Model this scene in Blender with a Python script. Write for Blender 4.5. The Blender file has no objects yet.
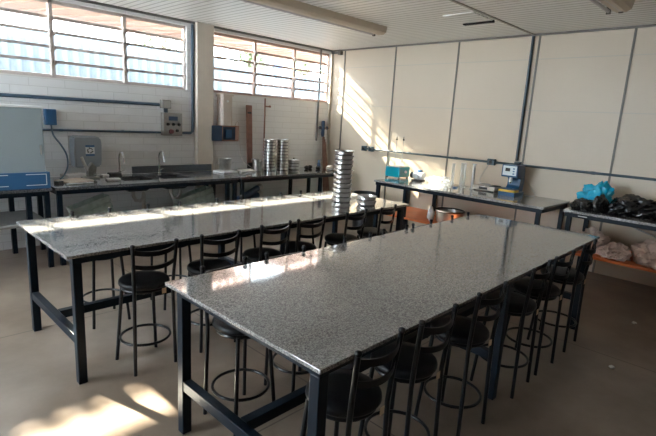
import bpy, bmesh, math, random
from mathutils import Vector, Matrix, noise
PI = math.pi
SC = bpy.context.scene
COL = SC.collection
rnd = random.Random(7)

# ------------------------------------------------------------------ materials
def new_mat(name):
    m = bpy.data.materials.new(name); m.use_nodes = True
    nt = m.node_tree; b = nt.nodes['Principled BSDF']
    return m, nt, b

def pm(name, col, rough=.5, metal=0.0, spec=.5, var=0.0, scale=8.0, bump=0.0, bscale=40.0, coat=0.0):
    m, nt, b = new_mat(name)
    b.inputs['Base Color'].default_value = (*col, 1)
    b.inputs['Roughness'].default_value = rough
    b.inputs['Metallic'].default_value = metal
    b.inputs['Specular IOR Level'].default_value = spec
    b.inputs['Coat Weight'].default_value = coat
    tc = nt.nodes.new('ShaderNodeTexCoord')
    if var > 0:
        n = nt.nodes.new('ShaderNodeTexNoise'); n.inputs['Scale'].default_value = scale; n.inputs['Detail'].default_value = 5
        nt.links.new(tc.outputs['Object'], n.inputs['Vector'])
        r = nt.nodes.new('ShaderNodeValToRGB')
        r.color_ramp.elements[0].position = .3; r.color_ramp.elements[1].position = .7
        r.color_ramp.elements[0].color = (*[c*(1-var) for c in col], 1)
        r.color_ramp.elements[1].color = (*[min(1, c*(1+var)) for c in col], 1)
        nt.links.new(n.outputs['Fac'], r.inputs['Fac']); nt.links.new(r.outputs['Color'], b.inputs['Base Color'])
    if bump > 0:
        n2 = nt.nodes.new('ShaderNodeTexNoise'); n2.inputs['Scale'].default_value = bscale; n2.inputs['Detail'].default_value = 4
        nt.links.new(tc.outputs['Object'], n2.inputs['Vector'])
        bp = nt.nodes.new('ShaderNodeBump'); bp.inputs['Strength'].default_value = bump; bp.inputs['Distance'].default_value = .01
        nt.links.new(n2.outputs['Fac'], bp.inputs['Height']); nt.links.new(bp.outputs['Normal'], b.inputs['Normal'])
    return m

def granite(name, dark, mid, light, rough):
    m, nt, b = new_mat(name)
    tc = nt.nodes.new('ShaderNodeTexCoord')
    v = nt.nodes.new('ShaderNodeTexVoronoi'); v.inputs['Scale'].default_value = 190
    nt.links.new(tc.outputs['Object'], v.inputs['Vector'])
    n = nt.nodes.new('ShaderNodeTexNoise'); n.inputs['Scale'].default_value = 85; n.inputs['Detail'].default_value = 6; n.inputs['Roughness'].default_value = .75
    nt.links.new(tc.outputs['Object'], n.inputs['Vector'])
    sep = nt.nodes.new('ShaderNodeSeparateColor'); nt.links.new(v.outputs['Color'], sep.inputs['Color'])
    mx = nt.nodes.new('ShaderNodeMath'); mx.operation = 'MULTIPLY_ADD'; mx.inputs[1].default_value = .55
    nt.links.new(sep.outputs[0], mx.inputs[0])
    sc = nt.nodes.new('ShaderNodeMath'); sc.operation = 'MULTIPLY'; sc.inputs[1].default_value = .5
    nt.links.new(n.outputs['Fac'], sc.inputs[0]); nt.links.new(sc.outputs[0], mx.inputs[2])
    r = nt.nodes.new('ShaderNodeValToRGB'); e = r.color_ramp.elements
    e[0].position = .25; e[0].color = (*dark, 1); e[1].position = .8; e[1].color = (*light, 1)
    k = e.new(.5); k.color = (*mid, 1)
    nt.links.new(mx.outputs[0], r.inputs['Fac']); nt.links.new(r.outputs['Color'], b.inputs['Base Color'])
    b.inputs['Roughness'].default_value = rough; b.inputs['Specular IOR Level'].default_value = .6
    b.inputs['Coat Weight'].default_value = .35; b.inputs['Coat Roughness'].default_value = .05
    return m

def block_wall(name):
    m, nt, b = new_mat(name)
    tc = nt.nodes.new('ShaderNodeTexCoord')
    mp = nt.nodes.new('ShaderNodeMapping'); mp.inputs['Rotation'].default_value = (PI/2, 0, 0)
    nt.links.new(tc.outputs['Object'], mp.inputs['Vector'])
    br = nt.nodes.new('ShaderNodeTexBrick')
    br.inputs['Scale'].default_value = 1; br.inputs['Brick Width'].default_value = .4; br.inputs['Row Height'].default_value = .1
    br.inputs['Mortar Size'].default_value = .006; br.inputs['Mortar Smooth'].default_value = .5
    br.inputs['Color1'].default_value = (.76, .755, .75, 1); br.inputs['Color2'].default_value = (.74, .735, .73, 1)
    br.inputs['Mortar'].default_value = (.65, .64, .63, 1)
    nt.links.new(mp.outputs['Vector'], br.inputs['Vector'])
    nt.links.new(br.outputs['Color'], b.inputs['Base Color'])
    bp = nt.nodes.new('ShaderNodeBump'); bp.inputs['Strength'].default_value = .3; bp.inputs['Distance'].default_value = .006; bp.invert = True
    nt.links.new(br.outputs['Fac'], bp.inputs['Height']); nt.links.new(bp.outputs['Normal'], b.inputs['Normal'])
    b.inputs['Roughness'].default_value = .6
    return m

def slat_ceiling(name):
    m, nt, b = new_mat(name)
    tc = nt.nodes.new('ShaderNodeTexCoord')
    w = nt.nodes.new('ShaderNodeTexWave'); w.wave_type = 'BANDS'; w.bands_direction = 'X'; w.wave_profile = 'SIN'
    w.inputs['Scale'].default_value = 3.14
    nt.links.new(tc.outputs['Object'], w.inputs['Vector'])
    r = nt.nodes.new('ShaderNodeValToRGB'); e = r.color_ramp.elements
    e[0].position = .0; e[0].color = (0, 0, 0, 1); e[1].position = .16; e[1].color = (1, 1, 1, 1)
    nt.links.new(w.outputs['Fac'], r.inputs['Fac'])
    mixc = nt.nodes.new('ShaderNodeMix'); mixc.data_type = 'RGBA'
    mixc.inputs['A'].default_value = (.42, .41, .39, 1); mixc.inputs['B'].default_value = (.86, .86, .84, 1)
    nt.links.new(r.outputs['Color'], mixc.inputs['Factor']); nt.links.new(mixc.outputs['Result'], b.inputs['Base Color'])
    bp = nt.nodes.new('ShaderNodeBump'); bp.inputs['Strength'].default_value = .6; bp.inputs['Distance'].default_value = .02
    nt.links.new(r.outputs['Color'], bp.inputs['Height']); nt.links.new(bp.outputs['Normal'], b.inputs['Normal'])
    b.inputs['Roughness'].default_value = .3
    return m

def floor_mat(name):
    m, nt, b = new_mat(name)
    tc = nt.nodes.new('ShaderNodeTexCoord')
    n = nt.nodes.new('ShaderNodeTexNoise'); n.inputs['Scale'].default_value = 1.3; n.inputs['Detail'].default_value = 9; n.inputs['Roughness'].default_value = .58
    nt.links.new(tc.outputs['Object'], n.inputs['Vector'])
    r = nt.nodes.new('ShaderNodeValToRGB'); e = r.color_ramp.elements
    e[0].position = .25; e[0].color = (.135, .10, .074, 1); e[1].position = .78; e[1].color = (.36, .288, .225, 1)
    nt.links.new(n.outputs['Fac'], r.inputs['Fac'])
    # expansion joints cut in the screed
    mp = nt.nodes.new('ShaderNodeMapping'); mp.inputs['Rotation'].default_value = (0, 0, 0); mp.inputs['Location'].default_value = (.35, .4, 0)
    nt.links.new(tc.outputs['Object'], mp.inputs['Vector'])
    br = nt.nodes.new('ShaderNodeTexBrick'); br.offset = 0
    br.inputs['Scale'].default_value = 1; br.inputs['Brick Width'].default_value = 2.2; br.inputs['Row Height'].default_value = 2.2
    br.inputs['Mortar Size'].default_value = .006; br.inputs['Mortar Smooth'].default_value = .3
    nt.links.new(mp.outputs['Vector'], br.inputs['Vector'])
    mixc = nt.nodes.new('ShaderNodeMix'); mixc.data_type = 'RGBA'
    nt.links.new(br.outputs['Fac'], mixc.inputs['Factor']); nt.links.new(r.outputs['Color'], mixc.inputs['A'])
    mixc.inputs['B'].default_value = (.12, .09, .07, 1)
    nt.links.new(mixc.outputs['Result'], b.inputs['Base Color'])
    n2 = nt.nodes.new('ShaderNodeTexNoise'); n2.inputs['Scale'].default_value = 1.5; n2.inputs['Detail'].default_value = 3
    nt.links.new(tc.outputs['Object'], n2.inputs['Vector'])
    mr = nt.nodes.new('ShaderNodeMapRange'); mr.inputs['To Min'].default_value = .27; mr.inputs['To Max'].default_value = .36
    nt.links.new(n2.outputs['Fac'], mr.inputs['Value']); nt.links.new(mr.outputs['Result'], b.inputs['Roughness'])
    return m

def thin_glass(name, tint=(1, 1, 1), haze=0.0, hcol=(.9, .93, .95)):
    m = bpy.data.materials.new(name); m.use_nodes = True
    nt = m.node_tree; nt.nodes.remove(nt.nodes['Principled BSDF'])
    out = nt.nodes['Material Output']
    t = nt.nodes.new('ShaderNodeBsdfTransparent'); t.inputs['Color'].default_value = (*tint, 1)
    g = nt.nodes.new('ShaderNodeBsdfGlossy'); g.inputs['Roughness'].default_value = .03
    lw = nt.nodes.new('ShaderNodeLayerWeight'); lw.inputs['Blend'].default_value = .5
    pw = nt.nodes.new('ShaderNodeMath'); pw.operation = 'POWER'; pw.inputs[1].default_value = 4.0
    nt.links.new(lw.outputs['Facing'], pw.inputs[0])
    f = nt.nodes.new('ShaderNodeMath'); f.operation = 'MULTIPLY_ADD'; f.inputs[1].default_value = .9; f.inputs[2].default_value = .04
    nt.links.new(pw.outputs[0], f.inputs[0])
    mx = nt.nodes.new('ShaderNodeMixShader')
    nt.links.new(f.outputs[0], mx.inputs[0]); nt.links.new(t.outputs[0], mx.inputs[1]); nt.links.new(g.outputs[0], mx.inputs[2])
    last = mx
    if haze > 0:
        d = nt.nodes.new('ShaderNodeBsdfTranslucent'); d.inputs['Color'].default_value = (*hcol, 1)
        d2 = nt.nodes.new('ShaderNodeBsdfDiffuse'); d2.inputs['Color'].default_value = (*hcol, 1)
        md = nt.nodes.new('ShaderNodeMixShader'); md.inputs[0].default_value = .5
        nt.links.new(d.outputs[0], md.inputs[1]); nt.links.new(d2.outputs[0], md.inputs[2])
        m2 = nt.nodes.new('ShaderNodeMixShader'); m2.inputs[0].default_value = haze
        nt.links.new(mx.outputs[0], m2.inputs[1]); nt.links.new(md.outputs[0], m2.inputs[2]); last = m2
    nt.links.new(last.outputs[0], out.inputs['Surface'])
    return m

M = dict(
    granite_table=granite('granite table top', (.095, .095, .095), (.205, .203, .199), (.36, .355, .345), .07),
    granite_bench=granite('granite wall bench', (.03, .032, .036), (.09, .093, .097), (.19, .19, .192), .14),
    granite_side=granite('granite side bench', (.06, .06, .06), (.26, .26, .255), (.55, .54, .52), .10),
    steel_blue=pm('blue black painted steel', (.004, .010, .018), .4, 0, .2, .15, 12),
    chair_metal=pm('black painted tube', (.003, .004, .006), .3, 0, .35),
    vinyl=pm('black vinyl seat', (.004, .005, .007), .45, 0, .3, 0, 8, .15, 120),
    tag=pm('tan paper tag', (.62, .45, .30), .7),
    floor=floor_mat('worn concrete floor'),
    wall_block=block_wall('white painted block wall'),
    wall_cream=pm('cream panel wall', (.57, .475, .365), .42, 0, .4, .03, 1.2),
    wall_plain=pm('plain dull wall', (.20, .165, .13), .8, 0, .3, .05, 2),
    pillar=pm('painted concrete pillar', (.62, .55, .47), .6, 0, .4, .05, 6),
    seam=pm('grey brown joint strip', (.15, .135, .115), .5),
    seam_soft=pm('shallow panel joint', (.50, .44, .36), .6),
    ceiling=slat_ceiling('white slatted ceiling'),
    ceil_trim=pm('ceiling trim', (.40, .38, .34), .5),
    hatch=pm('ceiling gap shade', (.01, .01, .01), .9),
    frame=pm('grey painted window frame', (.46, .40, .37), .5, 0, .4, .1, 20),
    frame_brown=pm('rusty brown window frame', (.42, .29, .24), .55, 0, .4, .15, 30),
    sill=pm('white sill', (.7, .68, .65), .6),
    glass=thin_glass('window glass', (.97, .985, .98)),
    clear_plastic=thin_glass('clear plastic', (.95, .97, .98), .35),
    cyl_glass=thin_glass('cylinder glass', (.92, .95, .97), .30),
    conduit=pm('blue grey conduit', (.055, .095, .14), .4, .0, .5, .1, 15),
    conduit_dark=pm('dark teal conduit', (.03, .055, .07), .4),
    conduit_grey=pm('grey conduit', (.14, .135, .13), .4, .3),
    box_grey=pm('grey cast box', (.33, .32, .30), .5, .2, .5, .08, 30),
    box_face=pm('grey box face', (.40, .39, .37), .5),
    blue_dark=pm('dark blue paint', (.02, .05, .11), .4),
    blue_mid=pm('mid blue plastic', (.03, .115, .25), .4),
    blue_press=pm('press blue enamel', (.008, .075, .17), .3, 0, .5),
    yellow=pm('yellow stripe', (.75, .48, .06), .4),
    panel_pale=pm('pale control panel', (.62, .70, .72), .4),
    black=pm('matte black', (.012, .012, .013), .5),
    white=pm('white enamel', (.78, .80, .80), .4),
    oven_body=pm('pale grey enamel', (.30, .355, .375), .45, 0, .5, .03, 2),
    oven_top=pm('white oven top', (.75, .76, .75), .4),
    dispenser=pm('grey dispenser plastic', (.33, .36, .40), .25, 0, .5),
    steel=pm('brushed steel', (.58, .57, .55), .33, 1.0, .5, .1, 30),
    steel_dull=pm('dull steel', (.36, .35, .33), .42, 1.0, .5, .2, 18),
    skirt=pm('gap shade steel', (.18, .175, .17), .5, .6),  # dark tone paints in the shade of the gaps between stacked sieves
    mould=pm('greenish galvanised steel', (.40, .47, .43), .45, .35, .5, .25, 14),
    chrome=pm('chrome', (.55, .56, .57), .14, 1.0),
    mesh=pm('sieve mesh', (.16, .16, .15), .5, .8),
    wood_red=pm('reddish stained wood', (.25, .125, .095), .55, 0, .4, .25, 9),
    copper=pm('copper tube', (.27, .15, .115), .45, .3),
    copper_edge=pm('copper painted edge', (.33, .18, .125), .45),
    beige_plastic=pm('beige plastic', (.58, .50, .44), .45),
    pale_pipe=pm('pale waste hose', (.50, .46, .42), .5),
    teal=pm('turquoise enamel', (.0, .30, .40), .3, 0, .5),
    cyan_bag=pm('cyan plastic bag', (.0, .36, .55), .28, 0, .5),
    black_bag=pm('black plastic bag', (.008, .008, .009), .22, 0, .6, 0, 8, .5, 30),
    pink_sack=pm('pale pink sack', (.72, .55, .48), .6, 0, .4, .12, 7, .4, 25),
    white_bag=pm('white plastic bag', (.78, .77, .76), .35),
    orange=pm('orange painted board', (.72, .19, .06), .45, 0, .5, .08, 4),
    cream_device=pm('cream device casing', (.62, .58, .50), .4),
    paper=pm('paper', (.62, .58, .54), .8),
    card=pm('cardboard', (.42, .33, .26), .8),
    fixture=pm('beige lamp housing', (.60, .52, .42), .45),
    tube=pm('unlit lamp tube', (.55, .52, .55), .3),
    fence=pm('pale blue sheet metal', (.09, .113, .131), .45, 0, .25, .04, 1),
    eave=pm('terracotta eave tile', (.50, .33, .265), .7, 0, .3, .12, 3),
    ground=pm('dry ground', (.26, .24, .21), .9, 0, .2, .1, .6),
    leaf=pm('leaf green', (.09, .125, .05), .6, 0, .3, .35, 2),
    bark=pm('bark', (.16, .12, .09), .9, 0, .2, .2, 12),
    house=pm('grey house render', (.14, .145, .15), .8),
    sink_black=pm('black sink basin', (.01, .012, .016), .35),
    rim_dark=pm('dark steel rim', (.03, .028, .027), .5, .3),
    zinc=pm('grey zinc', (.45, .44, .42), .4, .7, .5, .2, 12),
)

# ------------------------------------------------------------------ mesh helpers
class MB:
    def __init__(s): s.bm = bmesh.new(); s.curved = False
    def box(s, x0, x1, y0, y1, z0, z1, bev=0.0, rot=None, piv=None):
        r = bmesh.ops.create_cube(s.bm, size=1)
        vs = r['verts']
        bmesh.ops.scale(s.bm, vec=(abs(x1-x0), abs(y1-y0), abs(z1-z0)), verts=vs)
        c = Vector(((x0+x1)/2, (y0+y1)/2, (z0+z1)/2))
        bmesh.ops.translate(s.bm, vec=c, verts=vs)
        if bev > 0:
            es = list({e for v in vs for e in v.link_edges})
            g = bmesh.ops.bevel(s.bm, geom=es, offset=bev, segments=2, affect='EDGES', profile=.5)
            vs = list({v for f in g['faces'] for v in f.verts} | {v for v in vs if v.is_valid})
        if rot:
            bmesh.ops.rotate(s.bm, cent=piv or c, matrix=rot, verts=vs)
        return s
    def bar(s, p0, p1, w, h, up=(0, 0, 1)):
        p0, p1 = Vector(p0), Vector(p1); d = (p1-p0); L = d.length; d.normalize()
        u = Vector(up)
        if abs(d.dot(u)) > .99: u = Vector((1, 0, 0))
        r = d.cross(u).normalized(); u = r.cross(d).normalized()
        vs = [s.bm.verts.new(p + r*a*w/2 + u*b*h/2) for p in (p0, p1) for a, b in ((-1, -1), (1, -1), (1, 1), (-1, 1))]
        for f in ((3, 2, 1, 0), (4, 5, 6, 7), (0, 1, 5, 4), (1, 2, 6, 5), (2, 3, 7, 6), (3, 0, 4, 7)):
            s.bm.faces.new([vs[i] for i in f])
        return s
    def tube(s, pts, r, seg=10, closed=False, caps=True):
        s.curved = True
        P = [Vector(p) for p in pts]; n = len(P)
        R = r if isinstance(r, (list, tuple)) else [r]*n
        rings = []; prev = None
        for i in range(n):
            if closed: t = P[(i+1) % n]-P[i-1]
            elif i == 0: t = P[1]-P[0]
            elif i == n-1: t = P[-1]-P[-2]
            else: t = P[i+1]-P[i-1]
            t.normalize()
            if prev is None:
                a = Vector((0, 0, 1)) if abs(t.z) < .9 else Vector((1, 0, 0))
                u = t.cross(a).normalized()
            else:
                u = (prev - t*prev.dot(t)).normalized()
            prev = u; v = t.cross(u)
            rings.append([s.bm.verts.new(P[i]+(u*math.cos(2*PI*k/seg)+v*math.sin(2*PI*k/seg))*R[i]) for k in range(seg)])
        m = n if closed else n-1
        for i in range(m):
            a, b = rings[i], rings[(i+1) % n]
            for k in range(seg):
                s.bm.faces.new((a[k], a[(k+1) % seg], b[(k+1) % seg], b[k]))
        if caps and not closed:
            s.bm.faces.new(rings[0][::-1]); s.bm.faces.new(rings[-1])
        return s
    def lathe(s, prof, c=(0, 0, 0), seg=28, axis='z'):
        s.curved = True
        rings = []
        for r, z in prof:
            if r < 1e-6:
                rings.append([s.bm.verts.new((c[0], c[1], c[2]+z))])
            else:
                rings.append([s.bm.verts.new((c[0]+r*math.cos(2*PI*k/seg), c[1]+r*math.sin(2*PI*k/seg), c[2]+z)) for k in range(seg)])
        for a, b in zip(rings, rings[1:]):
            for k in range(seg):
                k2 = (k+1) % seg
                if len(a) == 1 and len(b) == 1: continue
                if len(a) == 1: s.bm.faces.new((a[0], b[k2], b[k]))
                elif len(b) == 1: s.bm.faces.new((a[k], a[k2], b[0]))
                else: s.bm.faces.new((a[k], a[k2], b[k2], b[k]))
        return s
    def prism(s, poly, axis, a, b):
        """poly: 2D outline; axis 'x' -> poly in (y,z), 'y' -> (x,z), 'z' -> (x,y)"""
        def mk(p, t):
            return {'x': (t, p[0], p[1]), 'y': (p[0], t, p[1]), 'z': (p[0], p[1], t)}[axis]
        A = [s.bm.verts.new(mk(p, a)) for p in poly]; B = [s.bm.verts.new(mk(p, b)) for p in poly]
        n = len(poly)
        s.bm.faces.new(A[::-1]); s.bm.faces.new(B)
        for i in range(n): s.bm.faces.new((A[i], A[(i+1) % n], B[(i+1) % n], B[i]))
        return s
    def blob(s, c, r, seed=0, amp=.25, freq=3.0, sub=4, flat=None, crease=.5):
        s.curved = True
        g = bmesh.ops.create_icosphere(s.bm, subdivisions=sub, radius=1)
        off = Vector((seed*3.7, seed*1.9, seed*5.3))
        for v in g['verts']:
            d = v.co.normalized()
            k = noise.noise(d*freq*.5+off)*amp*.8 + (abs(noise.noise(d*freq*1.0+off))-.25)*amp*crease*.7 + (abs(noise.noise(d*freq*2.2+off))-.25)*amp*crease*.36 + (abs(noise.noise(d*freq*4.5+off))-.25)*amp*crease*.12
            q = d*(1+k)
            v.co = Vector((c[0]+q.x*r[0], c[1]+q.y*r[1], c[2]+q.z*r[2]))
            if flat is not None and v.co.z < flat: v.co.z = flat
        return s
    def xform(s, mat):
        bmesh.ops.transform(s.bm, matrix=mat, verts=s.bm.verts); return s
    def build(s, name, mat, parent=None, smooth=None):
        bmesh.ops.recalc_face_normals(s.bm, faces=s.bm.faces)
        me = bpy.data.meshes.new(name)
        s.bm.to_mesh(me); s.bm.free()
        o = bpy.data.objects.new(name, me)
        for mm in (mat if isinstance(mat, (list, tuple)) else [mat]): me.materials.append(mm)
        COL.objects.link(o)
        if parent is not None: o.parent = parent
        me.polygons.foreach_set('use_smooth', [True]*len(me.polygons))
        try: me.set_sharp_from_angle(angle=math.radians(smooth if smooth is not None else (40 if s.curved else 18)))
        except Exception: pass
        return o

def tag(o, label, cat, group=None, kind=None):
    if label: o['label'] = label
    if cat: o['category'] = cat
    if group: o['group'] = group
    if kind: o['kind'] = kind
    return o
def thing(name, label, cat, loc=(0, 0, 0), rz=0.0, group=None):
    o = bpy.data.objects.new(name, None); COL.objects.link(o)
    o.location = loc; o.rotation_euler = (0, 0, rz); o.empty_display_size = .05
    return tag(o, label, cat, group)
def dup(root, loc, rz, label, group=None):
    r = root.copy(); COL.objects.link(r); r.location = loc; r.rotation_euler = (0, 0, rz)
    r['label'] = label
    if group: r['group'] = group
    for ch in list(root.children):
        c = ch.copy(); COL.objects.link(c); c.parent = r
        for g in list(ch.children):
            d = g.copy(); COL.objects.link(d); d.parent = c
    return r
def struct(name, mb, mat, parent=None, smooth=None):
    o = mb.build(name, mat, parent, smooth)
    if parent is None: o['kind'] = 'structure'
    return o
def B(*a, **k): return MB().box(*a, **k)
ORD = ['top', 'second', 'third', 'fourth', 'fifth', 'sixth', 'seventh', 'eighth', 'ninth', 'tenth', 'eleventh', 'twelfth']

# ------------------------------------------------------------------ room shell
H = 3.104
XL, YB = -11.2, -8.8
struct('floor', B(XL-.1, .12, YB-.1, .16, -.1, 0), M['floor'])
struct('ceiling', B(XL-.1, .12, YB-.1, .16, H, H+.08), M['ceiling'])
# block wall with the clerestory openings left free
SILL, HEAD, WT = 2.115, 3.035, .14
mb = MB()
mb.box(XL, 0, 0, WT, 0, SILL)
mb.box(XL, -7.60, 0, WT, SILL, H)
mb.box(-7.60, -3.10, 0, WT, HEAD, H)
mb.box(-3.10, -2.69, 0, WT, SILL, H)
mb.box(-2.69, -.04, 0, WT, HEAD, H); mb.box(-.04, 0, 0, WT, SILL, H)
struct('wall_back', mb, M['wall_block'])
struct('wall_right', B(0, .12, YB, WT, 0, H), M['wall_cream'])
wl = MB()                                   # unseen left wall, its tall openings added to let in fill light
wl.box(XL-.1, XL, YB, WT, 0, .9); wl.box(XL-.1, XL, YB, WT, 3.0, H)
wl.box(XL-.1, XL, -2.3, -2.2, .9, 3.0)
wl.box(XL-.1, XL, -.8, WT, .9, 3.0); wl.box(XL-.1, XL, YB, -3.7, .9, 3.0)
struct('wall_left', wl, M['wall_plain'])
wf = MB()
wf.box(XL, 0, YB-.1, YB, 0, H)
struct('wall_front', wf, M['wall_plain'])
# pillar with its left reveal
struct('trim_1', B(-2.985, -2.70, -.10, 0.0, 0, H, bev=.008), M['pillar'])
# vertical joint strips on the panel wall
n = 2
for y in (-.335, -1.525, -2.73, -3.955, -5.09, -6.29, -7.48):
    struct('trim_%d' % n, B(-.012, 0, y-.012, y+.012, 0, H), M['seam']); n += 1
for z in (2.08, 2.77):
    struct('trim_%d' % n, B(-.004, 0, YB, 0, z-.006, z+.006), M['seam_soft']); n += 1
struct('trim_%d' % n, B(-.03, 0, YB, 0, H-.025, H), M['seam']); n += 1           # wall / ceiling bead
struct('trim_%d' % n, B(XL, -.03, -.03, 0, H-.03, H), M['conduit_grey']); n += 1
struct('trim_%d' % n, B(XL, -.03, -3.875, -3.845, H-.012, H), M['ceil_trim']); n += 1
struct('trim_%d' % n, B(-.05, 0, -.035, 0, 0, H-.03), M['seam_soft']); n += 1       # corner bead
# lifted ceiling hatch
h = thing('ceiling_hatch', 'lifted rectangular ceiling hatch with a dark open edge near the cream wall', 'hatch', (-1.25, -3.60, H))
B(-.36, .13, -.20, .20, -.012, -.001).build('hatch_panel', M['ceiling'], h)
g_ = B(.131, .19, -.20, .20, -.028, -.001).build('gap_shade', M['hatch'], h); g_['label'] = 'black strip for the shade in the open hatch gap'  # solid black strip stands in for the shade inside the gap
# windows : one structure per bay, five tilting rows each
def window(k, x0, x1, fm):
    fr = MB(); t = .022
    fr.box(x0, x0+t, .05, .10, SILL, HEAD); fr.box(x1-t, x1, .05, .10, SILL, HEAD)
    fr.box(x0, x1, .05, .10, SILL, SILL+.02); fr.box(x0, x1, .05, .10, HEAD-.03, HEAD)
    f = struct('window_%d' % k, fr, fm)
    rail = MB(); pane = MB(); lev = MB()
    hh = (HEAD-.03-SILL-.02)/5
    for i in range(5):
        za = SILL+.02+i*hh; zb = za+hh; tilt = math.radians([4, 7, 5, 9, 12][(i*2+k) % 5])
        R = Matrix.Rotation(tilt, 3, 'X'); pv = Vector(((x0+x1)/2, .075, zb))
        rail.box(x0+t, x1-t, .064, .086, za+.002, za+.026, rot=R, piv=pv)
        rail.box(x0+t, x1-t, .066, .084, zb-.010, zb, rot=R, piv=pv)
        pane.box(x0+t, x1-t, .0735, .0765, za+.026, zb-.010, rot=R, piv=pv)
        if i < 4:
            lev.bar((x1-t-.012, .04, zb-.055), (x1-t-.004, .015, zb+.03), .012, .03)
            lev.bar((x0+t+.006, .055, zb-.03), (x0+t+.014, .035, zb+.02), .010, .02)
    rail.build('sash_rails', fm, f); pane.build('pane', M['glass'], f); lev.build('levers', M['frame'], f)
k = 1
for i in range(5):
    window(k, -7.60+i*.9, -6.70+i*.9, M['frame']); k += 1
for i in range(3):
    window(k, -2.69+i*.883, -2.69+(i+1)*.883, M['frame_brown']); k += 1
struct('trim_%d' % n, B(-7.6, -3.10, -.005, .05, SILL-.012, SILL+.002), M['sill']); n += 1
struct('trim_%d' % n, B(-2.69, -.04, -.005, .05, SILL-.012, SILL+.002), M['sill']); n += 1

# ------------------------------------------------------------------ outside
struct('ground', B(-30, 14, WT, 40, -.3, -.2), M['ground'])
def canopy(x0, x1, y0, z0, label, posts):  # near edges and the split are shaped to steer the sun patches indoors
    wr = thing('walkway_roof', label, 'roof', (0, 0, -.2))
    y1, z1 = 6.0, 3.95; z0 += .2
    zz = lambda y: z0+(z1-z0)*(y-y0)/(y1-y0)
    m_ = MB(); m_.prism([(y0, z0), (y1, z1), (y1, z1+.05), (y0, z0+.05)], 'x', x0, x1)
    n_ = int((x1-x0)/.2)
    for i in range(n_+1): m_.tube([(x0+i*.2, y0-.03, z0+.07), (x0+i*.2, y1+.04, z1+.07)], .055, 6)
    m_.build('roof_tiles', M['eave'], wr)
    m_ = MB(); m_.bar((x0, y0+.03, z0-.02), (x1, y0+.03, z0-.02), .05, .04); m_.bar((x0, y1-.03, z1-.03), (x1, y1-.03, z1-.03), .05, .06)
    for i in range(int((x1-x0)/.6)+1): m_.bar((x0+.05+i*.6, y0, z0-.015), (x0+.05+i*.6, y1, z1-.015), .05, .03)
    m_.build('rafters', M['eave'], wr)
    for x in posts: B(x-.05, x+.05, 5.6, 5.7, 0, zz(5.6)-.02).build('post', M['bark'], wr)
canopy(-16.0, -1.3, .8, 3.23, 'terracotta roof of a covered walkway seen from below through the tops of the left windows', (-11.0, -6.0))
canopy(-1.25, -.27, 2.3, 3.62, 'short added stretch of terracotta walkway roof, set back to let the sun in', ())  # break in the long roof, made so sun reaches the cream wall
canopy(-.22, 9.0, .8, 3.23, 'terracotta walkway roof seen from below through the tops of the right windows', (.42, 8.6))
def fence(name, x0, x1, y, z1, label):
    m_ = MB(); pts = []; x = x0; i = 0
    while x < x1:
        pts += [(x, y), (x+.10, y), (x+.14, y-.05), (x+.22, y-.05)]; x += .26
    for (a, b), (c, d) in zip(pts, pts[1:]):
        v = [m_.bm.verts.new(q) for q in ((a, b, -.2), (c, d, -.2), (c, d, z1), (a, b, z1))]
        m_.bm.faces.new(v)
    bmesh.ops.remove_doubles(m_.bm, verts=m_.bm.verts, dist=.0005)
    o = m_.build(name, M['fence'], None, 20)
    md = o.modifiers.new('thick', 'SOLIDIFY'); md.thickness = .012
    return tag(o, label, 'fence')
fence('metal_fence', -14, 1.9, 7.0, 3.55, 'tall pale blue corrugated metal fence outside the left windows')
fence('metal_fence', 1.95, 9.5, 8.4, 3.5, 'pale corrugated metal fence set further back beyond the right windows')
def tree(loc, hgt, rad, seed, label, nl=1500, crown=None):
    t = thing('tree', label, 'tree', loc)
    r_ = random.Random(seed); tr = MB()
    tr.tube([(0, 0, 0), (.05, 0, hgt*.35), (-.05, .05, hgt*.62), (.1, 0, hgt*.9)], [.16, .13, .09, .03], 8)
    for i in range(7):
        a = r_.random()*6.28; z = hgt*(.4+.07*i)
        tr.tube([(0, 0, z), (math.cos(a)*rad*.4, math.sin(a)*rad*.4, z+.3), (math.cos(a)*rad*.85, math.sin(a)*rad*.85, z+.6)], [.06, .04, .012], 6)
    tr.build('trunk', M['bark'], t)
    lf = MB(); cl = [(r_.gauss(0, rad*.45), r_.gauss(0, rad*.45), (hgt*.72+r_.gauss(0, hgt*.13)) if not crown else crown[0]+r_.gauss(0, crown[1])) for _ in range(26)]
    for i in range(nl):
        c = cl[i % 26]; jt = .13 if crown else .27; p = Vector((c[0]+r_.gauss(0, jt), c[1]+r_.gauss(0, jt), c[2]+r_.gauss(0, jt)))
        u = Vector((r_.gauss(0, 1), r_.gauss(0, 1), r_.gauss(0, 1))).normalized()
        v = u.orthogonal().normalized(); s = .07+r_.random()*.06
        lf.bm.faces.new([lf.bm.verts.new(p+q) for q in (u*s, v*s*.5, -u*s, -v*s*.5)])
    lf.build('crown', M['leaf'], t)
tree((2.4, 11.5, -.2), 6.9, 1.3, 3, 'leafy tree behind the fence, seen through the left window bay next to the pillar')
tree((6.0, 10.9, -.2), 6.5, .9, 5, 'loose leafy tree seen through the first bay right of the pillar')
tree((11.7, 13.6, -.2), 7.0, 1.4, 8, 'tree with bare branches seen through the corner window bays')
tree((-4.75, 14.0, -.2), 15.5, .5, 12, 'tall slender tree out of view, added to dapple the sun on the cream wall', 300, (12.75, .07))  # unseen tree added so its crown filters sun through the corner window
ho = thing('house', 'grey neighbouring house seen through the middle bay of the right window', 'house', (13.3, 18.0, -.2))
B(-1.6, 1.6, -1, 1, 0, 5.6).build('house_wall', M['house'], ho)
MB().prism([(-1.9, 5.6), (1.9, 5.6), (0, 6.3)], 'y', -1.2, 1.2).build('house_roof', M['eave'], ho)
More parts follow.
